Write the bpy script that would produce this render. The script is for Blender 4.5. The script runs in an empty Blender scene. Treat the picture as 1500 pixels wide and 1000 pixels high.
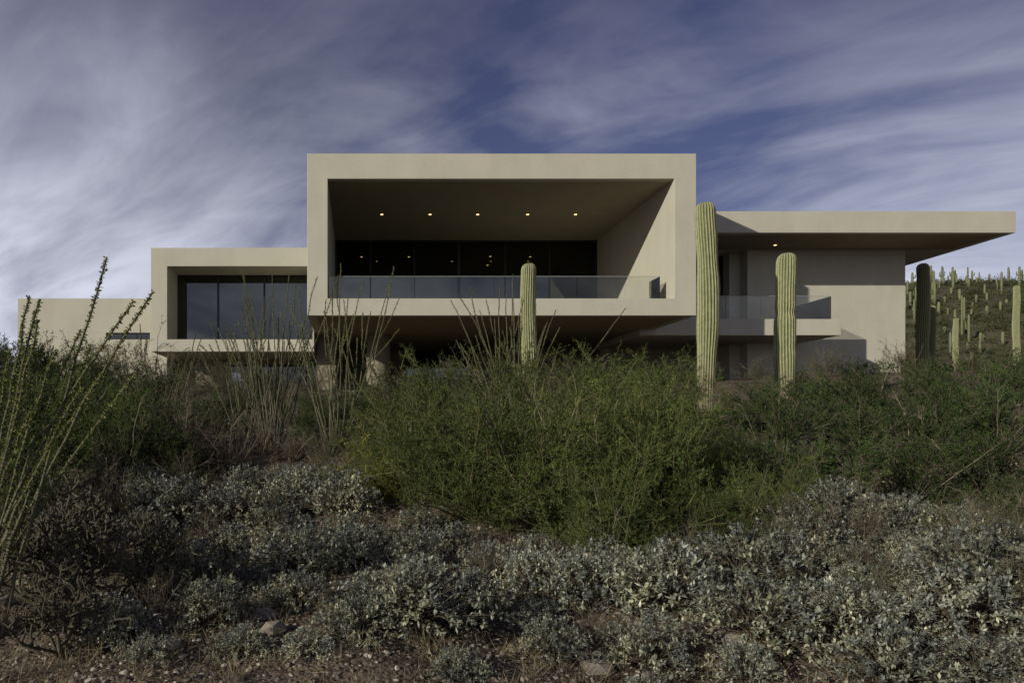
import bpy, math, numpy as np
from mathutils import Vector
rng = np.random.default_rng(7)
scene = bpy.context.scene
col = scene.collection

# ---------------------------------------------------------------- materials
def newmat(name):
    m = bpy.data.materials.new(name); m.use_nodes = True
    nt = m.node_tree; nt.nodes.clear()
    out = nt.nodes.new('ShaderNodeOutputMaterial')
    return m, nt, out
def N(nt, t, **k):
    n = nt.nodes.new(t)
    for a, b in k.items(): setattr(n, a, b)
    return n
def rgb(c): return (c[0], c[1], c[2], 1)
def mixc(nt, fac, a, b, mode='MIX'):
    n = N(nt, 'ShaderNodeMix', data_type='RGBA', blend_type=mode)
    if isinstance(fac, (int, float)): n.inputs[0].default_value = fac
    else: nt.links.new(fac, n.inputs[0])
    for i, v in ((6, a), (7, b)):
        if isinstance(v, tuple): n.inputs[i].default_value = rgb(v)
        else: nt.links.new(v, n.inputs[i])
    return n.outputs[2]
def noise(nt, scale, detail=6, rough=.6, coord='Object', dist=0, vec=None):
    n = N(nt, 'ShaderNodeTexNoise'); n.inputs['Scale'].default_value = scale
    n.inputs['Detail'].default_value = detail; n.inputs['Roughness'].default_value = rough
    n.inputs['Distortion'].default_value = dist
    if vec is None:
        tc = N(nt, 'ShaderNodeTexCoord'); vec = tc.outputs[coord]
    nt.links.new(vec, n.inputs['Vector'])
    return n.outputs['Fac']
def ramp(nt, fac, stops):
    r = N(nt, 'ShaderNodeValToRGB'); e = r.color_ramp.elements
    while len(e) < len(stops): e.new(.5)
    for i, (p, c) in enumerate(stops):
        e[i].position = p; e[i].color = rgb(c) if isinstance(c, tuple) else (c, c, c, 1)
    nt.links.new(fac, r.inputs[0]); return r.outputs[0]
def math_(nt, op, a, b=None, clamp=False):
    n = N(nt, 'ShaderNodeMath', operation=op); n.use_clamp = clamp
    for i, v in enumerate((a, b)):
        if v is None: continue
        if isinstance(v, (int, float)): n.inputs[i].default_value = v
        else: nt.links.new(v, n.inputs[i])
    return n.outputs[0]
def surf(name, c1, c2, scale=3, rough=.85, bump=0.0, bscale=60, dist=.01, spec=.3, coord='Object', det=5, streak=False):
    m, nt, out = newmat(name)
    b = N(nt, 'ShaderNodeBsdfPrincipled'); nt.links.new(b.outputs[0], out.inputs[0])
    f = ramp(nt, noise(nt, scale, det, .6, coord), [(.3, 0.0), (.7, 1.0)])
    c = mixc(nt, f, c1, c2)
    if streak:   # faint weathering runs and trowel mottling
        tc = N(nt, 'ShaderNodeTexCoord'); mp = N(nt, 'ShaderNodeMapping'); nt.links.new(tc.outputs['Object'], mp.inputs[0]); mp.inputs['Scale'].default_value = (1.3, 1.3, .35)
        c = mixc(nt, 1.0, c, ramp(nt, noise(nt, 1.2, 3, .5, vec=mp.outputs[0]), [(.32, .955), (.6, 1.01)]), 'MULTIPLY')
        c = mixc(nt, 1.0, c, ramp(nt, noise(nt, 9, 4, .7), [(.3, .955), (.7, 1.035)]), 'MULTIPLY')
    nt.links.new(c, b.inputs['Base Color'])
    b.inputs['Roughness'].default_value = rough
    b.inputs['Specular IOR Level'].default_value = spec
    if bump:
        bp = N(nt, 'ShaderNodeBump'); bp.inputs['Strength'].default_value = bump; bp.inputs['Distance'].default_value = dist
        nt.links.new(noise(nt, bscale, 3, .6, coord), bp.inputs['Height']); nt.links.new(bp.outputs[0], b.inputs['Normal'])
    return m
def barkmat(name, c1, c2):
    m, nt, out = newmat(name); g = N(nt, 'ShaderNodeNewGeometry')
    b = N(nt, 'ShaderNodeBsdfDiffuse'); nt.links.new(mixc(nt, g.outputs['Random Per Island'], c1, c2), b.inputs[0]); nt.links.new(b.outputs[0], out.inputs[0]); return m
def leafmat(name, c1, c2, c3, transl=.3, clump=True, cs=2.6):
    m, nt, out = newmat(name)
    g = N(nt, 'ShaderNodeNewGeometry'); oi = N(nt, 'ShaderNodeObjectInfo')
    c = ramp(nt, g.outputs['Random Per Island'], [(0, c1), (.6, c2), (1, c3)])
    v = math_(nt, 'MULTIPLY_ADD', oi.outputs['Random'], .6); nt.nodes[-1].inputs[2].default_value = .70
    c = mixc(nt, 1.0, c, v, 'MULTIPLY')
    if clump: c = mixc(nt, 1.0, c, ramp(nt, noise(nt, cs, 1, .5), [(.36, (.62, .64, .68)), (.64, (1.28, 1.22, 1.0))]), 'MULTIPLY')
    b = N(nt, 'ShaderNodeBsdfDiffuse'); nt.links.new(c, b.inputs[0])
    t = N(nt, 'ShaderNodeBsdfTranslucent'); nt.links.new(c, t.inputs[0])
    mx = N(nt, 'ShaderNodeMixShader'); mx.inputs[0].default_value = transl
    nt.links.new(b.outputs[0], mx.inputs[1]); nt.links.new(t.outputs[0], mx.inputs[2]); nt.links.new(mx.outputs[0], out.inputs[0])
    return m
def glassmat(name, tint, refl=(1, 1, 1), base=.04):
    m, nt, out = newmat(name)
    t = N(nt, 'ShaderNodeBsdfTransparent'); t.inputs[0].default_value = rgb(tint)
    g = N(nt, 'ShaderNodeBsdfGlossy'); g.inputs['Roughness'].default_value = .01; g.inputs[0].default_value = rgb(refl)
    fr = N(nt, 'ShaderNodeFresnel'); fr.inputs[0].default_value = 1.5
    f = math_(nt, 'ADD', fr.outputs[0], base, True)
    mx = N(nt, 'ShaderNodeMixShader'); nt.links.new(f, mx.inputs[0])
    nt.links.new(t.outputs[0], mx.inputs[1]); nt.links.new(g.outputs[0], mx.inputs[2]); nt.links.new(mx.outputs[0], out.inputs[0])
    return m
def emis(name, c, s):
    m, nt, out = newmat(name); e = N(nt, 'ShaderNodeEmission'); e.inputs[0].default_value = rgb(c); e.inputs[1].default_value = s
    nt.links.new(e.outputs[0], out.inputs[0]); return m

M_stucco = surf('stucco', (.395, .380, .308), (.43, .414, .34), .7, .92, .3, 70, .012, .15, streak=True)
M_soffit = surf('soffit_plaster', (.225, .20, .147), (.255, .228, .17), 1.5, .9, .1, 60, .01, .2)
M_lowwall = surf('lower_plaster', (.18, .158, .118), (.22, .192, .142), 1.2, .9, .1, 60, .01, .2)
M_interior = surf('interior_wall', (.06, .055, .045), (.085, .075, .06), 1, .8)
M_frame = surf('bronze_frame', (.012, .011, .010), (.02, .018, .016), 5, .45, spec=.4)
M_glass = glassmat('window_glass', (.45, .47, .5), (.75, .8, .75), .035)
M_glassL = glassmat('tinted_window_glass', (.3, .33, .36), (.80, .82, .74), .08)
M_rail = glassmat('rail_glass', (.93, .935, .92), (.95, .92, .82), .0)
M_edge = surf('glass_edge', (.26, .30, .28), (.32, .36, .34), 5, .2)
M_lamp = emis('lamp_glow', (1, .66, .24), 3.2)
M_trim = surf('lamp_trim', (.3, .29, .27), (.35, .33, .3), 5, .5)
M_creo = leafmat('green_foliage', (.046, .075, .022), (.082, .120, .036), (.165, .195, .075))
M_dark = leafmat('dark_foliage', (.031, .057, .020), (.050, .088, .029), (.095, .135, .048))
M_grey = leafmat('grey_foliage', (.05, .063, .034), (.082, .098, .053), (.14, .148, .085))
M_far = leafmat('hillside_foliage', (.050, .056, .032), (.075, .082, .046), (.12, .12, .07), cs=.35)
M_silver = leafmat('silver_foliage', (.13, .145, .11), (.25, .265, .215), (.47, .48, .42), .15)
M_yell = leafmat('yellow_foliage', (.12, .14, .02), (.19, .20, .035), (.27, .26, .06))
M_oco = leafmat('ocotillo_leaf', (.06, .082, .020), (.11, .135, .033), (.22, .225, .08), clump=False)
M_twig = barkmat('twig_bark', (.05, .042, .03), (.15, .125, .095))
M_pale = barkmat('pale_dry_bark', (.13, .115, .08), (.30, .26, .19))
M_gtwig = barkmat('green_bark', (.055, .062, .025), (.16, .15, .07))
M_cane = surf('ocotillo_bark', (.065, .063, .038), (.13, .12, .08), 25, .9)
M_straw = leafmat('dry_straw', (.12, .10, .07), (.20, .17, .12), (.34, .30, .21), .2)
M_stone = surf('stone', (.13, .11, .09), (.25, .22, .18), 9, .9, .5, 40)
M_cholla = surf('cholla_skin', (.038, .036, .022), (.095, .083, .055), 20, .85, .8, 90)
M_spine = leafmat('cactus_spines', (.15, .125, .08), (.24, .20, .13), (.36, .31, .20), .1, False)
M_fsag = surf('distant_saguaro_skin', (.10, .112, .055), (.155, .16, .085), 3, .8)

def gravelmat(name):
    m, nt, out = newmat(name)
    g = N(nt, 'ShaderNodeNewGeometry')
    c = ramp(nt, g.outputs['Random Per Island'], [(0, (.08, .066, .053)), (.4, (.15, .123, .097)), (.75, (.24, .20, .16)), (1, (.43, .39, .33))])
    b = N(nt, 'ShaderNodeBsdfDiffuse'); nt.links.new(c, b.inputs[0])
    nt.links.new(b.outputs[0], out.inputs[0]); return m
M_gravel = gravelmat('gravel_stone')

def groundmat():
    m, nt, out = newmat('desert_soil')
    b = N(nt, 'ShaderNodeBsdfPrincipled'); nt.links.new(b.outputs[0], out.inputs[0]); b.inputs['Roughness'].default_value = .95
    b.inputs['Specular IOR Level'].default_value = .1
    tc = N(nt, 'ShaderNodeTexCoord')
    big = ramp(nt, noise(nt, .9, 6), [(.35, (.070, .057, .042)), (.55, (.115, .093, .070)), (.72, (.18, .148, .115))])
    vo = N(nt, 'ShaderNodeTexVoronoi'); vo.inputs['Scale'].default_value = 38; nt.links.new(tc.outputs['Object'], vo.inputs[0])
    peb = ramp(nt, vo.outputs['Color'], [(.2, (.45, .45, .45)), (.8, (1.6, 1.55, 1.5))])
    c = mixc(nt, .8, big, peb, 'MULTIPLY')
    fine = ramp(nt, noise(nt, 130, 3), [(.35, .5), (.65, 1.35)])
    c = mixc(nt, .7, c, fine, 'MULTIPLY')
    sep = N(nt, 'ShaderNodeSeparateXYZ'); nt.links.new(tc.outputs['Object'], sep.inputs[0])
    far = N(nt, 'ShaderNodeMapRange'); nt.links.new(sep.outputs[1], far.inputs[0]); far.inputs[1].default_value = 45; far.inputs[2].default_value = 75
    scrub = ramp(nt, noise(nt, .35, 7, .75), [(.35, (.045, .048, .028)), (.55, (.085, .080, .048)), (.72, (.15, .128, .09))])
    c = mixc(nt, far.outputs[0], c, scrub)
    nt.links.new(c, b.inputs['Base Color'])
    bp = N(nt, 'ShaderNodeBump'); bp.inputs['Strength'].default_value = .9; bp.inputs['Distance'].default_value = .025
    hsum = math_(nt, 'ADD', noise(nt, 45, 4, .7), math_(nt, 'MULTIPLY', vo.outputs['Distance'], -.8))
    nt.links.new(hsum, bp.inputs['Height']); nt.links.new(bp.outputs[0], b.inputs['Normal'])
    return m
M_ground = groundmat()

def saguaromat(name, g1, g2, ridge):
    m, nt, out = newmat(name)
    b = N(nt, 'ShaderNodeBsdfPrincipled'); nt.links.new(b.outputs[0], out.inputs[0]); b.inputs['Roughness'].default_value = .75
    at = N(nt, 'ShaderNodeAttribute', attribute_name='rib')
    f = ramp(nt, at.outputs['Fac'], [(.35, 0.0), (.95, 1.0)])
    base = mixc(nt, ramp(nt, noise(nt, 2.2, 6), [(.3, 0.0), (.7, 1.0)]), g1, g2)
    c = mixc(nt, f, base, ridge)
    c = mixc(nt, 1.0, c, ramp(nt, noise(nt, 9, 5, .7), [(.3, .7), (.65, 1.12)]), 'MULTIPLY')
    tc = N(nt, 'ShaderNodeTexCoord'); sep = N(nt, 'ShaderNodeSeparateXYZ'); nt.links.new(tc.outputs['Object'], sep.inputs[0])
    mr = N(nt, 'ShaderNodeMapRange'); nt.links.new(math_(nt, 'ADD', sep.outputs[2], math_(nt, 'MULTIPLY', noise(nt, 5), .9)), mr.inputs[0])
    mr.inputs[1].default_value = 1.9; mr.inputs[2].default_value = .8
    c = mixc(nt, mr.outputs[0], c, (.16, .13, .09))
    nt.links.new(c, b.inputs['Base Color']); return m
M_sag = saguaromat('saguaro_skin', (.075, .092, .032), (.12, .14, .055), (.32, .32, .17))

# ---------------------------------------------------------------- mesh helpers
class MB:
    def __init__(s): s.v = []; s.f = []; s.n = 0
    def add(s, v, f, mat=0, smooth=False):
        s.v.append(np.asarray(v, float).reshape(-1, 3)); s.f.append((np.asarray(f, np.int64) + s.n, mat, smooth)); s.n += len(s.v[-1])
    def mesh(s, name, mats, attr=None):
        V = np.concatenate(s.v); me = bpy.data.meshes.new(name)
        me.vertices.add(len(V)); me.vertices.foreach_set('co', V.astype(np.float32).ravel())
        loops = np.concatenate([f.ravel() for f, _, _ in s.f])
        tot = np.concatenate([np.full(len(f), f.shape[1]) for f, _, _ in s.f])
        mi = np.concatenate([np.full(len(f), m) for f, m, _ in s.f]); sm = np.concatenate([np.full(len(f), q) for f, _, q in s.f])
        st = np.concatenate([[0], np.cumsum(tot)[:-1]])
        me.loops.add(len(loops)); me.loops.foreach_set('vertex_index', loops.astype(np.int32))
        me.polygons.add(len(tot)); me.polygons.foreach_set('loop_start', st.astype(np.int32))
        for m in mats: me.materials.append(m)
        me.polygons.foreach_set('material_index', mi.astype(np.int32)); me.polygons.foreach_set('use_smooth', sm.astype(bool))
        me.update(calc_edges=True)
        if attr is not None:
            a = me.attributes.new('rib', 'FLOAT', 'POINT'); aa = np.zeros(len(V), np.float32); aa[:len(attr)] = attr; a.data.foreach_set('value', aa)
        return me
def obj(name, me, loc=(0, 0, 0), rot=0, sc=1, parent=None):
    o = bpy.data.objects.new(name, me); o.location = loc; o.rotation_euler = (0, 0, rot)
    o.scale = (sc, sc, sc) if isinstance(sc, (int, float)) else sc
    col.objects.link(o)
    if parent: o.parent = parent
    return o
def nrm(a): return a / (np.linalg.norm(a, axis=-1, keepdims=True) + 1e-9)
def rdir(n): return nrm(rng.normal(size=(n, 3)))
def tubes(mb, P, R, n=4, mat=0):
    M, K, _ = P.shape
    T = np.gradient(P, axis=1); T = nrm(T)
    ref = np.where(np.abs(T[..., 2:3]) > .9, np.array([1., 0, 0]), np.array([0, 0, 1.]))
    A = nrm(np.cross(T, ref)); B = np.cross(T, A)
    an = np.arange(n) * 2 * np.pi / n
    ring = P[:, :, None] + R[:, :, None, None] * (A[:, :, None] * np.cos(an)[None, None, :, None] + B[:, :, None] * np.sin(an)[None, None, :, None])
    idx = np.arange(M * K * n).reshape(M, K, n)
    a = idx[:, :-1]; b = idx[:, 1:]
    f = np.stack([a, np.roll(a, -1, 2), np.roll(b, -1, 2), b], -1).reshape(-1, 4)
    mb.add(ring, f, mat, True)
def leaves(mb, base, d, L, W, mat=0, side=None):
    n = len(base)
    if side is None: side = rdir(n)
    s = nrm(np.cross(d, side)); L = np.broadcast_to(L, (n,))[:, None]; W = np.broadcast_to(W, (n,))[:, None]
    mid = base + d * L * .5
    v = np.stack([base, mid + s * W * .5, base + d * L, mid - s * W * .5], 1)
    mb.add(v, np.arange(4 * n).reshape(n, 4), mat)
def grow(base, d, L, K=4, wob=.15, up=0.0):
    M = len(base); P = np.zeros((M, K, 3)); P[:, 0] = base; dd = d.copy(); st = (np.broadcast_to(L, (M,)) / (K - 1))[:, None]
    for k in range(1, K):
        dd = nrm(dd + rng.normal(size=(M, 3)) * wob + np.array([0, 0, up])); P[:, k] = P[:, k - 1] + dd * st
    return P
def along(P, idx, t):
    K = P.shape[1]; x = t * (K - 1); i = np.minimum(x.astype(int), K - 2); f = (x - i)[:, None]
    a = P[idx, i]; b = P[idx, i + 1]; return a + (b - a) * f, nrm(b - a)
def lin(M, K, r0, r1): return np.broadcast_to(np.linspace(r0, r1, K), (M, K)).copy()

def shrub(name, mats, n1=26, n2=11, n3=7, nl=9, H=1.9, spread=.75, ll=.05, lw=.007, bare=0):
    mb = MB()
    an = rng.uniform(0, 2 * np.pi, n1); tilt = np.abs(rng.normal(0, spread, n1)).clip(0, 1.35)
    d = np.stack([np.cos(an) * np.sin(tilt), np.sin(an) * np.sin(tilt), np.cos(tilt)], 1)
    base = np.stack([np.cos(an) * .08, np.sin(an) * .08, np.full(n1, -.1)], 1)
    L1 = H * rng.uniform(.5, 1.1, n1) * (1 - .12 * tilt)
    P1 = grow(base, d, L1, 7, .14, .03); tubes(mb, P1, lin(n1, 7, .016, .004), 4, 1)
    i2 = np.repeat(np.arange(n1), n2); t2 = rng.uniform(.18, 1, len(i2)) ** .8
    b2, tg = along(P1, i2, t2); d2 = nrm(tg + rdir(len(i2)) * .85); L2 = H * rng.uniform(.10, .32, len(i2))
    P2 = grow(b2, d2, L2, 4, .2, .04); tubes(mb, P2, lin(len(i2), 4, .006, .002), 3, 1)
    i3 = np.repeat(np.arange(len(i2)), n3); b3, tg = along(P2, i3, rng.uniform(.1, 1, len(i3)))
    d3 = nrm(tg + rdir(len(i3)) * .9); L3 = rng.uniform(.06, .18, len(i3)) * H / 1.9
    P3 = grow(b3, d3, L3, 2, .1, .03); leaves(mb, b3, d3, L3 * 1.1, .004, 1)
    if nl:
        i4 = np.repeat(np.arange(len(i3)), nl); b4, tg = along(P3, i4, rng.uniform(.05, 1, len(i4)))
        d4 = nrm(tg + rdir(len(i4)) * .85)
        leaves(mb, b4, d4, rng.uniform(.5, 1.2, len(i4)) * ll, rng.uniform(.7, 1.2, len(i4)) * lw, 0)
    if bare:
        an = rng.uniform(0, 6.28, bare); tl = rng.uniform(.2, 1.2, bare); d = np.stack([np.cos(an) * np.sin(tl), np.sin(an) * np.sin(tl), np.cos(tl)], 1)
        P = grow(np.zeros((bare, 3)), d, H * rng.uniform(.8, 1.1, bare), 8, .16); tubes(mb, P, lin(bare, 8, .011, .003), 4, 2)
        i = np.repeat(np.arange(bare), 7); b, tg = along(P, i, rng.uniform(.45, 1, len(i))); Q = grow(b, nrm(tg + rdir(len(i)) * .7), H * rng.uniform(.08, .24, len(i)), 4, .18); tubes(mb, Q, lin(len(i), 4, .004, .0015), 3, 2)
    return mb.mesh(name, mats)

def brittle(name, mats, R=.5, n=230, stalks=14):
    mb = MB()
    an = rng.uniform(0, 2 * np.pi, n); ct = rng.uniform(0.02, 1, n) ** .85; st = np.sqrt(1 - ct ** 2)
    lump = 1 + .2 * np.sin(an * 3 + rng.uniform(0, 6)) + .14 * np.sin(an * 5 + 1)
    tip = np.stack([np.cos(an) * st * R * lump, np.sin(an) * st * R * lump, ct * R * .95 + .04], 1) * rng.uniform(.6, 1.15, (n, 1))
    b = np.zeros((n, 3)); b[:, :2] = rng.normal(0, .04, (n, 2))
    K = 4; P = np.stack([b + (tip - b) * t + np.array([0, 0, .06]) * math.sin(math.pi * t) for t in np.linspace(0, 1, K)], 1)
    P[:, 1:3] += rng.normal(0, .015, (n, 2, 3)); tubes(mb, P, lin(n, K, .005, .0025), 3, 1)
    for t0, nl in ((1.0, 9), (.87, 6)):
        i = np.repeat(np.arange(n), nl); bb, tg = along(P, i, np.full(len(i), t0 * .999))
        dd = nrm(tg * .45 + rdir(len(i)) * .9 + np.array([0, 0, .15]))
        side = nrm(np.cross(dd, np.cross(np.broadcast_to([0, 0, 1.], dd.shape) + rdir(len(i)) * .5, dd)))
        leaves(mb, bb, dd, rng.uniform(.032, .066, len(i)), rng.uniform(.014, .025, len(i)), 0, side)
    if stalks:
        j = rng.integers(0, n, stalks); d = nrm(tip[j] * .6 + np.array([0, 0, .35]) + rng.normal(0, .08, (stalks, 3)))
        P = grow(tip[j], d, rng.uniform(.12, .3, stalks), 4, .08); tubes(mb, P, lin(stalks, 4, .002, .0012), 3, 2)
    return mb.mesh(name, mats)

def canes(mb, P, r0, r1, nodes, ll, lw, bare=.12):
    M, K, _ = P.shape; tubes(mb, P, lin(M, K, r0, r1), 6, 1)
    i = np.repeat(np.arange(M), nodes * 5); t = np.tile(np.repeat(np.linspace(bare, .995, nodes), 5), M) + rng.normal(0, .002, len(i)); t = t.clip(0, .999)
    b, tg = along(P, i, t); d = nrm(tg * .55 + rdir(len(i)))
    keep = rng.random(len(i)) < np.clip(.3 + t, 0, 1)
    leaves(mb, b[keep] + d[keep] * r1 * .7, d[keep], rng.uniform(.6, 1.2, keep.sum()) * ll, rng.uniform(.7, 1.1, keep.sum()) * lw, 0)
    i = np.repeat(np.arange(M), nodes); b, tg = along(P, i, np.tile(np.linspace(.02, .99, nodes), M)); d = nrm(tg * .2 + rdir(len(i)))
    leaves(mb, b, d, .028, .0035, 1)
def ocotillo(name, n, H, spread, nodes=150, lw=.012, ll=.026):
    mb = MB(); an = np.arange(n) * 2.4 + rng.uniform(0, .5, n); tl = rng.uniform(.06, spread, n)
    d = np.stack([np.cos(an) * np.sin(tl), np.sin(an) * np.sin(tl), np.cos(tl)], 1)
    base = np.stack([np.cos(an) * .1, np.sin(an) * .1, np.full(n, -.1)], 1)
    P = grow(base, d, H * rng.uniform(.6, 1.05, n), 11, .06, .006)
    canes(mb, P, .015, .006, nodes, ll, lw)
    k = n // 2; i = rng.integers(0, n, k); b, tg = along(P, i, rng.uniform(.35, .7, k)); Q = grow(b, nrm(tg + rdir(k) * .4), H * rng.uniform(.2, .45, k), 8, .06, .03)
    canes(mb, Q, .010, .006, nodes // 2, ll, lw); return mb.mesh(name, [M_oco, M_cane])

def saguaro(name, H, R, lean=(0, 0), ribs=20, foot=.8, seed=0, waist=None):
    mb = MB(); sub = 6; n = ribs * sub; K = 90
    s = np.linspace(0, 1, K); z = np.concatenate([s[:70] / s[70] * (H - R * .95), H - R * .95 + R * .95 * np.sin(np.linspace(0, np.pi / 2, 20))])
    prof = np.concatenate([np.ones(70), np.cos(np.linspace(0, np.pi / 2 * .985, 20)) ** .75])
    zz = z / H; prof = prof * (foot + (1 - foot) * np.clip(zz * 2.2, 0, 1)) * (1 + .03 * np.sin(z * 2.3 + seed) + .022 * np.sin(z * 5.1 + seed * 2)) * (1 - .08 * np.clip((zz - .55) / .45, 0, 1))
    if waist:
        for w, a in waist: prof *= 1 - a * np.exp(-((z - w) / .12) ** 2)
    an = np.arange(n) * 2 * np.pi / n; rib = .5 + .5 * np.cos(an * ribs); rib = rib ** .8
    rr = R * prof[:, None] * (1 - .17 * (1 - rib[None]))
    tw = .12 * np.sin(z * .5 + seed)[:, None]
    cx = lean[0] * zz ** 1.4 + .04 * np.sin(z * 1.1 + seed); cy = lean[1] * zz ** 1.4
    V = np.stack([cx[:, None] + rr * np.cos(an + tw), cy[:, None] + rr * np.sin(an + tw), np.broadcast_to(z[:, None] - .3, rr.shape)], -1)
    idx = np.arange(K * n).reshape(K, n); a = idx[:-1]; b = idx[1:]
    mb.add(V, np.stack([a, np.roll(a, -1, 1), np.roll(b, -1, 1), b], -1).reshape(-1, 4), 0, True)
    at = np.broadcast_to(rib, (K, n)).ravel().astype(np.float32)
    c = np.arange(0, n, sub); zs = np.arange(0, H - .02, .055); ki = np.clip(np.searchsorted(z, zs), 1, K - 1)
    f = ((zs - z[ki - 1]) / (z[ki] - z[ki - 1]))[:, None, None]; p = V[ki - 1][:, c] * (1 - f) + V[ki][:, c] * f
    ctr = np.stack([cx[ki], cy[ki], p[:, 0, 2]], 1)[:, None]; o = nrm(p - ctr)
    p = np.repeat(p.reshape(-1, 3), 5, 0); o = np.repeat(o.reshape(-1, 3), 5, 0)
    leaves(mb, p - o * .003, nrm(o + rdir(len(p)) * .8), rng.uniform(.015, .04, len(p)), .0035, 1)
    return mb.mesh(name, [M_sag, M_spine], at)

# ---------------------------------------------------------------- terrain
_w = np.random.default_rng(3); WV = []
for wl, am in ((9, .10), (6, .08), (3.5, .05), (2.2, .035), (1.3, .022), (.8, .013), (.5, .008)):
    for k in range(3):
        a = _w.uniform(0, 6.28); WV.append((math.cos(a) * 6.28 / wl, math.sin(a) * 6.28 / wl, _w.uniform(0, 6.28), am))
def S(t): t = np.clip(t, 0, 1); return t * t * (3 - 2 * t)
def Hh(x, y):
    x = np.asarray(x, float); y = np.asarray(y, float)
    z = np.interp(y, [-3000, -200, -60, -10, 0, 4.3, 6, 8, 10, 13, 16, 18, 22, 26, 32, 40, 60, 3000],
                  [-40, -30, -9, -2.2, -1.72, -1.62, -1.5, -1.25, -.95, -.45, .0, .3, .9, 1.3, 1.7, 2.1, 3, 3])
    z = z + S((x - 7) / 16) * S((y - 13) / 20) * .9 + S((-x - 2) / 10) * S((y - 8) / 16) * .5
    z = z + 27 * S((x - 20) / 90) * S((y - 45) / 110) + 1.3 * S((x - 30) / 60) * S((y - 70) / 50) * np.sin(x * .06) * np.sin(y * .05)
    z = z + 12 * S((-x - 60) / 80) * S((y - 90) / 120)
    n = 0
    for a, b, c, am in WV: n = n + am * np.sin(a * x + b * y + c)
    return z + n * (.55 + .45 * S((np.abs(y) - 20) / 60))
def seg(*a):
    return np.concatenate([np.arange(lo, hi, st) for lo, hi, st in a])
gx = np.concatenate([-np.geomspace(3000, 30, 22), seg((-29, -10, 1.0), (-10, 12, .14), (12, 34, .6), (34, 190, 3)), np.geomspace(190, 3000, 14)])
gy = np.concatenate([-np.geomspace(3000, 20, 18), seg((-19, 2.5, 1.5), (2.5, 16, .13), (16, 50, .6), (50, 200, 3)), np.geomspace(200, 3000, 14)])
X, Y = np.meshgrid(gx, gy); Z = Hh(X, Y); idx = np.arange(X.size).reshape(X.shape)
mb = MB(); mb.add(np.stack([X, Y, Z], -1), np.stack([idx[:-1, :-1], idx[:-1, 1:], idx[1:, 1:], idx[1:, :-1]], -1).reshape(-1, 4), 0, True)
obj('desert_ground', mb.mesh('desert_ground', [M_ground]))
def G(x, y): return float(Hh(x, y))

t = (1 + 5 ** .5) / 2
ico = nrm(np.array([[-1, t, 0], [1, t, 0], [-1, -t, 0], [1, -t, 0], [0, -1, t], [0, 1, t], [0, -1, -t], [0, 1, -t], [t, 0, -1], [t, 0, 1], [-t, 0, -1], [-t, 0, 1]], float))
icf = np.array([[0, 11, 5], [0, 5, 1], [0, 1, 7], [0, 7, 10], [0, 10, 11], [1, 5, 9], [5, 11, 4], [11, 10, 2], [10, 7, 6], [7, 1, 8], [3, 9, 4], [3, 4, 2], [3, 2, 6], [3, 6, 8], [3, 8, 9], [4, 9, 5], [2, 4, 11], [6, 2, 10], [8, 6, 7], [9, 8, 1]])
def stones(name, n, smin, smax, y0, y1, mat, pw=3):
    y = rng.uniform(y0, y1, n); x = rng.uniform(-.62, 1.05, n) * y; s = smin + (smax - smin) * rng.random(n) ** pw
    v = ico[None] * rng.uniform(.65, 1.25, (n, 12, 1)) * s[:, None, None] * np.stack([rng.uniform(.7, 1.3, n), rng.uniform(.7, 1.3, n), rng.uniform(.4, .8, n)], 1)[:, None]
    a = rng.uniform(0, 6.28, n); c, q = np.cos(a)[:, None], np.sin(a)[:, None]
    v = np.stack([v[..., 0] * c - v[..., 1] * q, v[..., 0] * q + v[..., 1] * c, v[..., 2]], -1) + np.stack([x, y, Hh(x, y) + s * .15], 1)[:, None]
    mb = MB(); mb.add(v, (icf[None] + np.arange(n)[:, None, None] * 12).reshape(-1, 3)); obj(name, mb.mesh(name, [mat]))
stones('gravel', 34000, .005, .028, 3.6, 12, M_gravel)
stones('scattered_rocks', 300, .03, .12, 4.2, 20, M_stone, 4)

n = 2000; y = rng.uniform(4, 15, n); x = rng.uniform(-.6, 1.03, n) * y; k = 20
b = np.repeat(np.stack([x, y, Hh(x, y)], 1), k, 0) + rng.normal(0, .035, (n * k, 3)) * [1, 1, 0]
d = nrm(rng.normal(0, .55, (n * k, 3)) * [1, 1, .3] + [0, 0, .8]); mb = MB()
leaves(mb, b, d, rng.uniform(.05, .2, n * k), .004)
n = 9000; y = rng.uniform(4, 12, n); x = rng.uniform(-.6, 1.03, n) * y
leaves(mb, np.stack([x, y, Hh(x, y) + .008], 1), nrm(rng.normal(0, 1, (n, 3)) * [1, 1, .12]), rng.uniform(.03, .16, n), .006)
obj('dry_grass', mb.mesh('dry_grass', [M_straw]))

# ---------------------------------------------------------------- shrubs
CRE = [shrub('green_shrub_mesh', [M_creo, M_gtwig, M_pale], 30, 13, 8, 8, 1.85, .78, .046, .0105, bare=4) for _ in range(3)]
DRK = [shrub('dark_shrub_mesh', [M_dark, M_twig, M_pale], 26, 12, 7, 8, 1.6, .85, .036, .019, bare=2) for _ in range(3)]
GRY = [shrub('grey_shrub_mesh', [M_grey, M_twig, M_pale], 24, 10, 6, 7, 1.7, .78, .034, .013, bare=4) for _ in range(2)]
TWG = [shrub('twig_shrub_mesh', [M_grey, M_twig, M_pale], 24, 10, 6, 1, 1.2, .85, .02, .006, bare=4) for _ in range(2)]
YEL = [shrub('yellow_shrub_mesh', [M_yell, M_gtwig], 20, 9, 6, 7, .9, .8, .03, .01)]
BRI = [brittle('brittlebush_mesh', [M_silver, M_twig, M_straw], .5, 250, s) for s in (8, 20, 45)]
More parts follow.
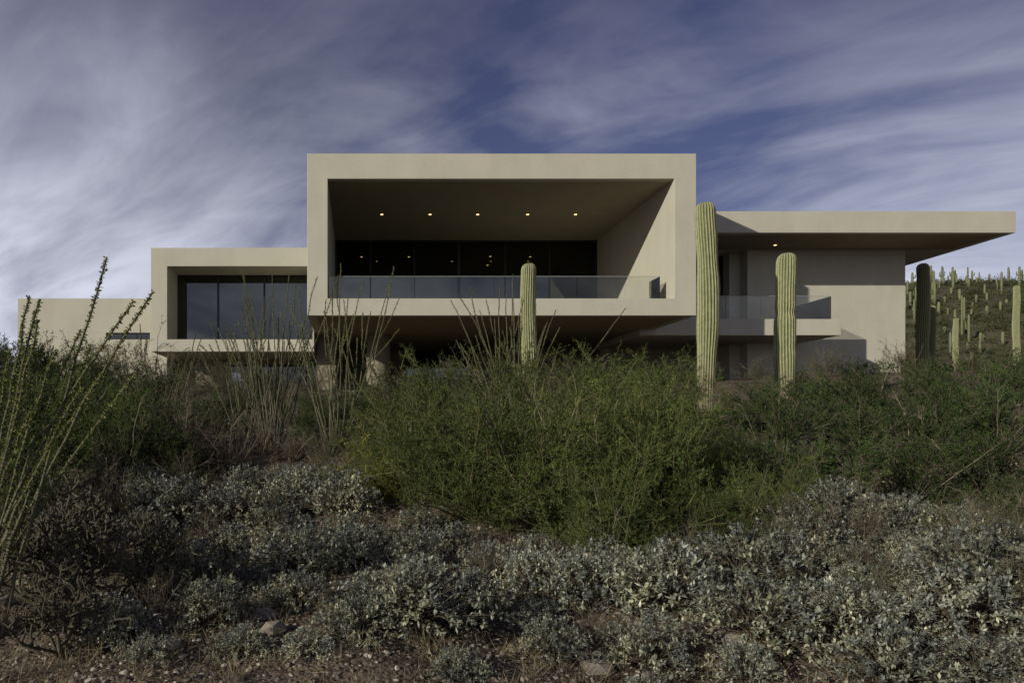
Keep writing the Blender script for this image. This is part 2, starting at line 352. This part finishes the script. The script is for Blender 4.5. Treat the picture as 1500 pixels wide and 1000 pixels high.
def put(kind, name, x, y, s=1.0, dz=0.0, sz=None):
    me = kind[rng.integers(len(kind))]
    obj(name, me, (x, y, G(x, y) - .03 + dz), rng.uniform(0, 6.28), (s, s, s * (sz or rng.uniform(.9, 1.1))))
for x, y, s in [(.75, 9.5, .8), (1.5, 8.9, .9), (2.35, 8.5, 1.05), (3.1, 8.2, .92), (4.0, 8.7, 1.0), (1.1, 11, 1.05), (2.5, 11.3, 1.0), (3.9, 11.2, 1.12), (4.9, 11, .75),
                (3.4, 9.8, 1.05), (4.5, 9.8, .8), (2.75, 7.5, .66), (3.7, 7.5, .62), (5.9, 14.2, 1.05), (4.6, 14, .9), (6.7, 14.9, .95), (5.3, 8.7, .5), (4.6, 8.1, .5), (.35, 10.4, .65), (-4.2, 11.6, .8), (-5.8, 12.6, .95), (.9, 13.2, .85)]:
    put(CRE, 'creosote_bush', x, y, s)
for x, y, s in [(6.3, 11.4, .6), (7.4, 12, .85), (8.9, 12.2, .95), (10.2, 12.3, .9), (11.6, 12.4, .98), (8.9, 15, .85), (10.2, 15.3, .9), (11.5, 15.3, 1.0), (12.8, 15.2, .95), (14.4, 15.4, 1.05),
                (11.2, 19, .6), (12.9, 19.3, .75), (14.3, 19, .8), (16.3, 19.2, .85), (18.3, 19, .9), (6.6, 9.6, .7), (7.9, 9.9, .8), (9.2, 9.9, .85), (5.8, 10.0, .6), (8.1, 8.6, .55),
                (-5.3, 11.0, 1.05), (-4.4, 12.8, 1.0), (-7.3, 14.3, 1.25), (-6.2, 14.6, 1.15), (-5.0, 14.5, 1.0), (-6.7, 18, 1.15), (-8.6, 18.5, 1.25), (-10.3, 19, 1.3), (-4.7, 9.6, .95), (-3.8, 10.8, .75), (-4.1, 8.2, .7),
                (15.3, 24, .7), (17.6, 24, .75), (20, 24, .8), (22.6, 24, .8), (-3.1, 15.8, .7), (-1.9, 16.5, .65), (.7, 14.4, .6), (-2.9, 11.2, .6), (-1.2, 14.9, .6), (1.9, 9.9, .95), (-.3, 15.2, .6), (-.9, 16.4, .6), (.2, 16.8, .6), (-3.9, 14.2, .8)]:
    put(DRK, 'desert_hackberry_shrub', x, y, s)
for x, y, s in [(-5.5, 18.5, 1.1), (-7.5, 22, 1.15), (-6.2, 23.5, 1.1), (-9.5, 24, 1.1), (-12, 24, 1.2), (-11, 29, 1.2), (-14, 30, 1.2), (-16.5, 30, 1.2), (-4.3, 17, .85), (1.6, 15.5, .8), (3.2, 17, .85),
                (14.5, 28.5, .7), (17, 29, .7), (20, 29, .8), (23, 29, .8), (26, 29, .9), (28.5, 29.5, .9), (3.5, 24, .95), (5.3, 22.5, .85), (7, 24, .95), (8.5, 25, .95), (10.5, 24, .9), (-2.8, 22, .7), (-.5, 22, .6), (-1.7, 24, .8), (-3.9, 25, .95), (-5.2, 26, 1.0),
                (-4.4, 22, .75), (-1.4, 19, .6), (.3, 18.5, .6), (2.2, 20, .8), (4.8, 18, .9), (6.2, 18.5, .85), (-3.2, 19.5, .7), (7.8, 17, .45), (1.7, 23, .7), (.6, 25.5, .7), (-3.0, 17.6, .6),
                (4.2, 6.7, .38), (5.6, 6.3, .42), (6.9, 7.3, .45), (4.0, 5.4, .3), (-2.6, 10.3, .5), (-4.0, 8.9, .55), (-3.3, 7.4, .4), (7.7, 7.6, .5), (5.0, 5.6, .3), (-.5, 12.4, .45), (-.9, 10.2, .35)]:
    put(GRY, 'mesquite_shrub', x, y, s)
for x, y, s in [(-2.9, 12.0, 1.05), (-2.2, 11.6, .95), (-3.4, 13.0, .9), (-1.2, 12.2, .7), (-3.3, 9.2, .6), (4.6, 7.3, .6), (5.4, 7.4, .6), (-4.3, 8.4, .7), (1.3, 7.6, .45), (-.6, 11.3, .65), (-1.8, 12.6, .8), (.3, 12.2, .6), (-3.9, 10.2, .6),
                (-.9, 8.3, .35), (3.4, 7.0, .45), (6.3, 7.0, .5), (-1.1, 9.1, .4), (-2.9, 7.5, .5), (-1.9, 8.6, .4), (1.2, 6.6, .35), (3.7, 5.9, .4), (4.5, 6.0, .4), (6.1, 5.9, .45), (-1.6, 5.4, .3), (.3, 5.9, .3), (1.8, 5.2, .25)]:
    put(TWG, 'dry_twig_shrub', x, y, s)
put(YEL, 'yellow_green_shrub', .2, 10.0, .95); put(YEL, 'yellow_green_shrub', .5, 9.4, .6)
bl = [(-2.35, 9.2, 1.2), (-1.65, 9.1, 1.05), (-2.9, 9.7, 1.0), (-1.5, 8.0, .8), (-.85, 9.7, 1.05), (-.2, 9.2, 1.15), (-.15, 8.3, .8), (-.6, 6.9, 1.1), (-.1, 7.1, .9), (.4, 5.15, .95), (.0, 4.9, .6), (.85, 5.35, .75),
      (2.05, 6.05, .95), (1.6, 6.25, .8), (2.6, 5.8, 1.05), (2.35, 6.7, .9), (3.05, 5.2, .9), (-1.35, 6.1, .85), (-2.0, 7.3, .8), (.9, 12.0, .8), (5.8, 8.4, 1.05), (5.1, 8.0, .95), (6.4, 8.1, 1.0), (1.9, 7.3, .7), (.2, 7.9, .7),
      (-3.4, 8.2, .85), (-1.75, 10.5, .8), (.6, 7.2, .6), (-2.7, 8.5, .8), (-1.1, 8.8, .7), (-1.2, 10.7, .7), (-.4, 10.6, .8), (-3.3, 10.4, .8), (-1.1, 5.2, .6), (1.3, 6.9, .6), (1.15, 8.0, .6), (1.4, 4.95, .55),
      (.75, 8.4, .6), (-.5, 5.7, .55), (.65, 4.5, .42), (2.1, 4.9, .65), (2.6, 4.6, .5), (-1.7, 4.9, .5), (1.5, 5.6, .5), (-.35, 4.6, .36), (.55, 6.3, .5), (-.9, 7.7, .5), (-.8, 4.7, .4), (1.9, 4.45, .36), (-1.4, 4.5, .35), (-1.9, 5.2, .5), (.1, 6.0, .45), (1.05, 6.3, .4), (-.95, 6.3, .45)]
r2 = np.random.default_rng(11)
for _ in range(900):
    y = r2.uniform(4.4, 9.0); x = r2.uniform(.42, 1.03) * y
    if x < 2.9 or len(bl) > 100: continue
    s = .45 + .75 * r2.random() ** 1.3
    if all((x - a) ** 2 + (y - b) ** 2 > (.31 * (s + q)) ** 2 for a, b, q in bl): bl.append((x, y, s))
for x, y, s in bl: put(BRI, 'brittlebush', x, y, s)

# ---------------------------------------------------------------- ocotillos
for me_, x, y in ((ocotillo('ocotillo_mesh', 22, 3.85, .32, 140), -1.7, 13.5), (ocotillo('ocotillo_mesh', 20, 3.5, .42, 130), -.45, 13.0), (ocotillo('ocotillo_mesh', 24, 3.5, .6, 120, .011, .022), 2.9, 13.2),
                  (ocotillo('ocotillo_mesh', 12, 2.6, .5, 120), -4.6, 15.5), (ocotillo('ocotillo_mesh', 10, 3.0, .35, 120), -2.5, 14.8)):
    obj('ocotillo', me_, (x, y, G(x, y)))
def arc(b, tip, sag):
    b = np.array(b); tip = np.array(tip); ts = np.linspace(0, 1, 12)[:, None]
    return b + (tip - b) * ts + np.array([0, 0, sag]) * np.sin(np.pi * ts) * (1 - .3 * ts) + rng.normal(0, .008, (12, 3))
bx, by = -2.85, 5.0; bz = G(bx, by)
tips = [(-1.68, 4.6, 1.17), (-1.47, 4.85, .98), (-1.62, 4.9, .93), (-1.95, 5.0, .62), (-2.1, 4.5, .72), (-2.45, 5.1, 1.0), (-2.3, 4.8, .35), (-1.75, 5.3, .42), (-2.6, 4.5, .85), (-2.9, 4.6, 1.25), (-3.3, 5.2, 1.2), (-2.2, 5.4, .78), (-3.6, 4.7, .8), (-2.05, 4.3, .15),
        (-2.0, 5.2, .35), (-2.35, 5.3, .6), (-2.2, 4.7, .9), (-1.9, 4.7, .3), (-2.5, 4.9, .55)]
P = np.stack([arc((bx + rng.normal(0, .08), by + rng.normal(0, .08), bz), t, rng.uniform(.10, .3)) for t in tips])
mb = MB(); canes(mb, P, .014, .006, 150, .027, .013, .16); obj('ocotillo', mb.mesh('near_ocotillo', [M_oco, M_cane]))

# ---------------------------------------------------------------- cholla
def cholla(name, H=1.15):
    mb = MB(); n = 7; an = np.arange(n) * .9 + rng.uniform(0, .6, n); tl = rng.uniform(.15, 1.0, n)
    d = np.stack([np.cos(an) * np.sin(tl), np.sin(an) * np.sin(tl), np.cos(tl)], 1); P = grow(np.zeros((n, 3)), d, H * .6, 9, .2, .06)
    lv = [P]
    for lvl, (c, L, w) in enumerate(((4, .36, .2), (3, .22, .2), (3, .12, .16))):
        i = np.repeat(np.arange(len(P)), c); b, tg = along(P, i, rng.uniform(.35, 1, len(i))); d = nrm(tg * .5 + rdir(len(i)) + [0, 0, .35]); P = grow(b, d, H * L * rng.uniform(.6, 1.1, len(i)), 9, w, .04); lv.append(P)
    for k, P in enumerate(lv):
        r = (.019, .014, .011, .009)[k]; R = lin(len(P), 9, r, r * .75) * (1 + .18 * np.tile([1, -1], 5)[:9]); tubes(mb, P, R, 6, 0)
        m = 16; i = np.repeat(np.arange(len(P)), m); b, tg = along(P, i, rng.random(len(i))); leaves(mb, b, rdir(len(i)), rng.uniform(.016, .028, len(i)), .002, 1)
    return mb.mesh(name, [M_cholla, M_spine])
CH = [cholla('cholla_mesh') for _ in range(2)]
for x, y, s in [(-2.35, 5.5, 1.0), (-1.85, 5.9, .75), (-2.75, 6.4, 1.05), (-2.05, 4.7, .7), (-2.9, 7.2, .9), (4.9, 5.0, .5)]:
    put(CH, 'staghorn_cholla', x, y, s)

# ---------------------------------------------------------------- saguaros
def sag(x, y, ztop, R, **k):
    z = G(x, y); me = saguaro('saguaro_mesh', ztop - z + .3, R, **k); obj('saguaro_cactus', me, (x, y, z), rng.uniform(0, 3))
sag(9.20, 18, 6.0, .265, lean=(.0, .05), foot=.72, seed=1)
sag(12.5, 20, 5.2, .28, lean=(0.05, 0), foot=.9, seed=2.2, waist=((3.2, .14), (2.2, .06)))
sag(5.5, 22, 5.37, .25, lean=(0, 0), foot=.9, seed=4)
sag(33.5, 40.5, 9.9, .33, foot=.9, seed=5)
sag(38.6, 46, 8.4, .24, foot=.9, seed=6)
sag(66.5, 69, 14.6, .3, foot=.9, seed=8)
sag(63, 72, 11.8, .27, foot=.9, seed=10)

def farsag(n):
    mb = MB(); k = 0; rr = np.random.default_rng(21); cl = [(rr.uniform(.76, 1.08), 85 + 70 * rr.random() ** .6) for _ in range(14)]
    while k < n:
        if rr.random() < .6:
            cx, cy = cl[rr.integers(14)]; y = np.clip(cy + rr.normal(0, 5), 80, 158); x = (cx + rr.normal(0, .03)) * y
        else:
            y = 82 + 76 * rr.random() ** .55; x = rr.uniform(.74, 1.12) * y
        h = .8 + 3.2 * rr.random() ** 1.7; R = rr.uniform(.12, .22); z = G(x, y)
        parts = [(np.array([[x, y, z - .3], [x, y, z + h * .5], [x, y, z + h * .93], [x, y, z + h]]), R)]
        if h > 2 and rr.random() < .45:
            for s in ((1, -1)[:rr.integers(1, 3)]):
                zb = z + h * rr.uniform(.35, .55); parts.append((np.array([[x, y, zb], [x + s * R * 2.6, y, zb + .2], [x + s * R * 2.9, y, zb + h * .2], [x + s * R * 2.9, y, zb + h * .3]]), R * .6))
        for P, q in parts: tubes(mb, P[None], np.array([[q * .8, q, q * .85, q * .15]]), 8)
        k += 1
    return mb.mesh('distant_saguaros', [M_fsag])
obj('distant_saguaros', farsag(210))
n = 2100; rr = np.random.default_rng(5); y = rr.uniform(42, 170, n); x = rr.uniform(.68, 1.13, n) * y; k = 90
r = .3 + 1.3 * rr.random(n) ** 1.8; c = np.repeat(np.stack([x, y, Hh(x, y)], 1), k, 0); q = rdir(n * k); q[:, 2] = np.abs(q[:, 2])
b = c + q * np.repeat(r, k)[:, None] * rng.uniform(.4, 1.1, (n * k, 1)) * [1, 1, .8]
mb = MB(); leaves(mb, b, rdir(n * k), rng.uniform(.12, .34, n * k), rng.uniform(.06, .16, n * k)); obj('hillside_scrub', mb.mesh('hillside_scrub', [M_far]))
n = 420; k = 80; y = rr.uniform(42, 140, n); x = -rr.uniform(.3, .75, n) * y; r = rr.uniform(.7, 1.7, n); c = np.repeat(np.stack([x, y, Hh(x, y)], 1), k, 0); q = rdir(n * k); q[:, 2] = np.abs(q[:, 2])
b = c + q * np.repeat(r, k)[:, None] * rng.uniform(.5, 1, (n * k, 1))
mb = MB(); leaves(mb, b, rdir(n * k), rng.uniform(.15, .4, n * k), rng.uniform(.08, .2, n * k)); obj('distant_scrub', mb.mesh('distant_scrub', [M_dark]))

# ---------------------------------------------------------------- house
house = bpy.data.objects.new('modern_house', None); col.objects.link(house)
def box(name, x0, x1, y0, y1, z0, z1, mat, bev=.015):
    v = [(x, y, z) for x in (x0, x1) for y in (y0, y1) for z in (z0, z1)]
    f = [(0, 1, 3, 2), (4, 6, 7, 5), (0, 4, 5, 1), (2, 3, 7, 6), (0, 2, 6, 4), (1, 5, 7, 3)]
    me = bpy.data.meshes.new(name); me.from_pydata(v, [], f); me.materials.append(mat); o = obj(name, me, parent=house)
    if bev:
        m = o.modifiers.new('b', 'BEVEL'); m.width = bev; m.segments = 2
    return o
def tube_frame(name, O, I, y0, y1, mat):
    def r(q, y): return [(q[0], y, q[2]), (q[1], y, q[2]), (q[1], y, q[3]), (q[0], y, q[3])]
    v = r(O, y0) + r(I, y0) + r(O, y1) + r(I, y1); f = []
    for k in range(4):
        j = (k + 1) % 4; f += [(k, j, 4 + j, 4 + k), (8 + j, 8 + k, 12 + k, 12 + j), (j, k, 8 + k, 8 + j), (4 + k, 4 + j, 12 + j, 12 + k)]
    me = bpy.data.meshes.new(name); me.from_pydata(v, [], f); me.materials.append(mat); o = obj(name, me, parent=house)
    m = o.modifiers.new('b', 'BEVEL'); m.width = .018; m.segments = 2; m.limit_method = 'ANGLE'
def glazing(name, x0, x1, z0, z1, y, mull, glass, fw=.07, wide=()):
    box(name + '_glass', x0, x1, y + .03, y + .045, z0, z1, glass, 0)
    box(name + '_head', x0, x1, y - .02, y + .09, z1 - fw, z1 + .002, M_frame, 0); box(name + '_sill', x0, x1, y - .02, y + .09, z0 - .002, z0 + fw, M_frame, 0)
    for i, m in enumerate(list(mull)):
        w = fw * (2 if m in wide else 1) / 2; box(name + '_mullion_%d' % i, m - w, m + w, y - .03, y + .10, z0 + fw, z1 - fw, M_frame, 0)
def lamp(x, y, z, i):
    for nm, r, dz, mt in (('lamp_trim', .10, .008, M_trim), ('downlight', .07, .016, M_lamp)):
        a = np.arange(20) * 2 * np.pi / 20; v = [(x + r * math.cos(t), y + r * math.sin(t), z - dz) for t in a] + [(x + r * math.cos(t), y + r * math.sin(t), z) for t in a]
        me = bpy.data.meshes.new(nm); me.from_pydata(v, [], [tuple(range(20))] + [(k, (k + 1) % 20, 20 + (k + 1) % 20, 20 + k) for k in range(20)]); me.materials.append(mt); obj('%s_%d' % (nm, i), me, parent=house)

X0, X1, XI0, XI1 = -2.25, 14.85, -1.35, 13.89; ZT, ZI, ZF, ZB = 12.15, 11.04, 5.79, 5.04
tube_frame('main_frame', (X0, X1, ZB, ZT), (XI0, XI1, ZF, ZI), 30, 50, M_stucco)
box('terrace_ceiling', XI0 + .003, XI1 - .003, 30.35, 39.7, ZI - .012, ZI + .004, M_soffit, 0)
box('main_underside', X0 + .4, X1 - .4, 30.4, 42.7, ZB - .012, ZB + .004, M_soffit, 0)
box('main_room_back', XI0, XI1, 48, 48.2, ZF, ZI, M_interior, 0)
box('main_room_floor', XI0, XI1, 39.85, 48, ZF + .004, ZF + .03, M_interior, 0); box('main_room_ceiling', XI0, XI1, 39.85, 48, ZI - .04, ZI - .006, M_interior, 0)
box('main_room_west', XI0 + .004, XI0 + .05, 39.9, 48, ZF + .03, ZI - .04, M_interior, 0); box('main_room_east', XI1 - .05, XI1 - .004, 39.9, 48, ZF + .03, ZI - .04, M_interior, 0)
ms = [.71, 3.26, 5.84, 8.54, 11.12, 13.82, -1.3]
glazing('terrace_window', XI0, XI1, ZF + .01, ZI - .02, 39.7, ms, M_glass, .09, (5.84,))
box('room_island', 2.5, 6.5, 43, 44, ZF + .03, ZF + .95, M_interior); box('room_cabinet', 9, 12.5, 47, 47.9, ZF + .03, ZF + 2.3, M_soffit)
i = 0
for x in (1.2, 3.66, 6.1, 8.65, 11.1): lamp(x, 34.9, ZI - .012, i); i += 1
for x, y in ((0.2, 43.3), (3.2, 43.3), (8.35, 43.2), (10.9, 43.3), (8.6, 45.5)): lamp(x, y, ZI - .04, i); i += 1
def rail(nm, x0, x1, y, z0, z1, n):
    w = (x1 - x0) / n
    for k in range(n): box('%s_pane_%d' % (nm, k), x0 + k * w + .012, x0 + (k + 1) * w - .012, y, y + .016, z0, z1, M_rail, 0)
    box(nm + '_cap', x0, x1, y - .004, y + .02, z1, z1 + .018, M_edge, 0)
rail('balustrade', XI0 + .03, 13.45, 30.5, ZF + .003, 6.86, 8)
box('balustrade_return', 13.45, 13.47, 30.5, 31.6, ZF + .003, 6.86, M_rail, 0)
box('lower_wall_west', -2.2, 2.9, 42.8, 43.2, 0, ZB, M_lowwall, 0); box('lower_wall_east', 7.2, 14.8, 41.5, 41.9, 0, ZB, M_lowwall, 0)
box('lower_room_back', 2.9, 7.2, 47, 47.2, 0, ZB, M_interior, 0); box('lower_room_floor', 2.9, 7.2, 42.9, 47, 1.9, 2.1, M_interior, 0)
box('lower_room_ceiling', 2.9, 7.2, 42.9, 47, ZB - .05, ZB - .013, M_interior, 0); box('lower_room_sidewall', 2.7, 2.89, 43.2, 47, 0, ZB, M_interior, 0); box('lower_room_sidewall_east', 7.21, 7.4, 42.9, 47, 0, ZB, M_interior, 0)
glazing('lower_window', 2.9, 7.2, 2.1, ZB - .02, 42.8, (2.95, 4.3, 5.75, 7.15), M_glass, .09)
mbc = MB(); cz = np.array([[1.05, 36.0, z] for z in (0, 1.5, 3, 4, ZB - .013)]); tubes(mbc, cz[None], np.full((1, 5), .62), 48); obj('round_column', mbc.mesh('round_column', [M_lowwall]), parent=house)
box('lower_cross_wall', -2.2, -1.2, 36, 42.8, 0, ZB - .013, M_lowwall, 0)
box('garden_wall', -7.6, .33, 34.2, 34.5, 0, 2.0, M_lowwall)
box('wing_roof', 14.87, 32.74, 34, 50, 9.83, 10.9, M_stucco)
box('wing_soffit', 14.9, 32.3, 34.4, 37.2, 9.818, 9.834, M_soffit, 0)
box('wing_wall', 21.2, 29.8, 37.2, 49, 0, 9.815, M_stucco, 0)
box('wing_return_wall', 20.6, 21.197, 37.9, 49, 0, 9.815, M_stucco, 0)
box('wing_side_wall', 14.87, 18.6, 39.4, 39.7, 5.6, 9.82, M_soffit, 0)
glazing('wing_window', 18.6, 20.6, 5.6, 9.8, 38.6, (18.65, 19.5, 20.55), M_glass, .08)
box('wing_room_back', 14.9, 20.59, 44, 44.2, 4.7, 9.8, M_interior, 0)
box('wing_terrace_slab', 14.0, 24.04, 34, 40, 4.73, 5.54, M_stucco)
box('wing_under_wall', 14.0, 21.19, 39.5, 39.9, 0, 4.725, M_soffit, 0)
rail('wing_rail', 14.9, 23.7, 34.25, 5.545, 6.72, 5); box('wing_rail_return', 23.7, 23.716, 34.25, 37.1, 5.545, 6.72, M_rail, 0)
lamp(22.1, 36.2, 9.818, 30)
tube_frame('west_frame', (-10.64, -2.27, 4.03, 9.35), (-9.8, -2.35, 4.66, 8.4), 35, 48, M_stucco)
glazing('west_window', -9.8, -2.35, 4.67, 8.39, 37, (-9.75, -7.6, -5.1, -2.6), M_glassL, .09)
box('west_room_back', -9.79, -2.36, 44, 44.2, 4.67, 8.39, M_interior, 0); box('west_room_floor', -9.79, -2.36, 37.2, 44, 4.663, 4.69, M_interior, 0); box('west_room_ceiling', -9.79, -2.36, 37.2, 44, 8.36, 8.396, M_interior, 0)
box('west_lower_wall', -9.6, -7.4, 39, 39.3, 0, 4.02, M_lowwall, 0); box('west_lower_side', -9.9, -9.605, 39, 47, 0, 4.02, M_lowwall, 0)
glazing('west_lower_window', -7.4, -2.2, 1.9, 3.75, 39.2, (-7.35, -6.1, -4.6, -3.0), M_glass, .09)
box('west_lower_head', -7.4, -2.2, 39, 39.3, 3.755, 4.02, M_lowwall, 0); box('west_lower_base', -7.4, -2.2, 39, 39.3, 0, 1.895, M_stucco, 0); box('west_lower_back', -7.4, -2.2, 43, 43.2, 1, 4.02, M_interior, 0)
box('garage_block_top', -18.96, -10.66, 38, 50, 5.43, 7.33, M_stucco, 0); box('garage_block_base', -18.96, -10.66, 38, 50, 0, 5.05, M_stucco, 0)
box('garage_block_pier', -18.96, -14.06, 38, 50, 5.053, 5.427, M_stucco, 0); box('garage_block_strip_end', -11.6, -10.66, 38, 50, 5.053, 5.427, M_stucco, 0)
glazing('strip_window', -14.06, -11.6, 5.055, 5.425, 38.15, (-13.2, -12.4), M_glassL, .04)

# ---------------------------------------------------------------- sun, sky
D = Vector((1.35, 1.0, -.61)); sl = bpy.data.lights.new('sun', 'SUN'); sl.energy = 4.4; sl.angle = math.radians(.6); sl.color = (1, .94, .80)
so = bpy.data.objects.new('sun', sl); so.rotation_euler = D.to_track_quat('-Z', 'Y').to_euler(); col.objects.link(so)
w = bpy.data.worlds.new('World'); scene.world = w; w.use_nodes = True; nt = w.node_tree; nt.nodes.clear()
out = N(nt, 'ShaderNodeOutputWorld'); bg = N(nt, 'ShaderNodeBackground'); bg.inputs[1].default_value = .1; nt.links.new(bg.outputs[0], out.inputs[0])
sky = N(nt, 'ShaderNodeTexSky', sky_type='NISHITA'); sky.sun_disc = False; sky.sun_elevation = math.radians(20); sky.sun_rotation = math.radians(233.5); sky.altitude = 900
blue = mixc(nt, 1.0, sky.outputs[0], (.36, .31, .47), 'MULTIPLY')
tc = N(nt, 'ShaderNodeTexCoord'); DIR = tc.outputs['Generated']; sp = N(nt, 'ShaderNodeSeparateXYZ'); nt.links.new(DIR, sp.inputs[0])
zz = math_(nt, 'ADD', math_(nt, 'MAXIMUM', sp.outputs[2], 0.0), .38)
cb = N(nt, 'ShaderNodeCombineXYZ'); nt.links.new(math_(nt, 'DIVIDE', sp.outputs[0], zz), cb.inputs[0]); nt.links.new(math_(nt, 'DIVIDE', sp.outputs[1], zz), cb.inputs[1])
def mapped(rot, sc, loc):
    mp = N(nt, 'ShaderNodeMapping', vector_type='TEXTURE'); nt.links.new(cb.outputs[0], mp.inputs[0]); mp.inputs['Rotation'].default_value = (0, 0, math.radians(rot)); mp.inputs['Scale'].default_value = sc; mp.inputs['Location'].default_value = loc
    return mp.outputs[0]
n1 = noise(nt, 2.2, 6, .55, dist=.9, vec=mapped(-30, (1.7, .85, 1), (.3, .2, 0)))
n2 = noise(nt, 1.3, 4, .5, dist=.4, vec=mapped(-15, (1.3, .9, 1), (2.1, 1.2, 0)))
n4 = noise(nt, 7, 5, .6, dist=1.0, vec=mapped(-36, (2.0, .8, 1), (0, 0, 0)))
dens = math_(nt, 'ADD', math_(nt, 'ADD', math_(nt, 'MULTIPLY', n1, .72), math_(nt, 'MULTIPLY', n2, .45)), math_(nt, 'MULTIPLY', n4, .25))
def lobe(v, lo, hi):
    v = Vector(v).normalized(); d = N(nt, 'ShaderNodeVectorMath', operation='DOT_PRODUCT'); nt.links.new(DIR, d.inputs[0]); d.inputs[1].default_value = v
    mr = N(nt, 'ShaderNodeMapRange', interpolation_type='SMOOTHSTEP'); nt.links.new(d.outputs['Value'], mr.inputs[0]); mr.inputs[1].default_value = lo; mr.inputs[2].default_value = hi; return mr.outputs[0]
dens = math_(nt, 'SUBTRACT', dens, math_(nt, 'MULTIPLY', lobe((.36, 1, .45), .962, 1.0), .10))
dens = math_(nt, 'SUBTRACT', dens, math_(nt, 'MULTIPLY', lobe((.75, 1, .66), .95, 1.0), .08))
dens = math_(nt, 'ADD', dens, math_(nt, 'MULTIPLY', lobe((-.55, 1, .28), .88, 1.0), .13))
dens = math_(nt, 'ADD', dens, math_(nt, 'MULTIPLY', lobe((.85, 1, .28), .93, 1.0), .08))
mask = ramp(nt, dens, [(.50, 0.07), (.66, .45), (.90, 1.0)])
elev = N(nt, 'ShaderNodeMapRange'); nt.links.new(sp.outputs[2], elev.inputs[0]); elev.inputs[1].default_value = .14; elev.inputs[2].default_value = .52
cc = mixc(nt, elev.outputs[0], (6.9, 7.2, 8.4), (1.55, 1.6, 2.3))
cc = mixc(nt, 1.0, cc, ramp(nt, n1, [(.3, .76), (.7, 1.2)]), 'MULTIPLY')
nt.links.new(mixc(nt, mask, blue, cc), bg.inputs[0])

# ---------------------------------------------------------------- camera (level, shift lens)
cam = bpy.data.cameras.new('camera'); cam.lens = 24; cam.sensor_width = 36; cam.shift_x = 225 / 1500; cam.shift_y = 130 / 1500; cam.clip_end = 6000; cam.clip_start = .05
co = bpy.data.objects.new('camera', cam); co.location = (0, 0, 0); co.rotation_euler = (math.radians(90), 0, 0); col.objects.link(co); scene.camera = co
scene.view_settings.view_transform = 'Standard'; scene.view_settings.look = 'None'; scene.view_settings.exposure = 0
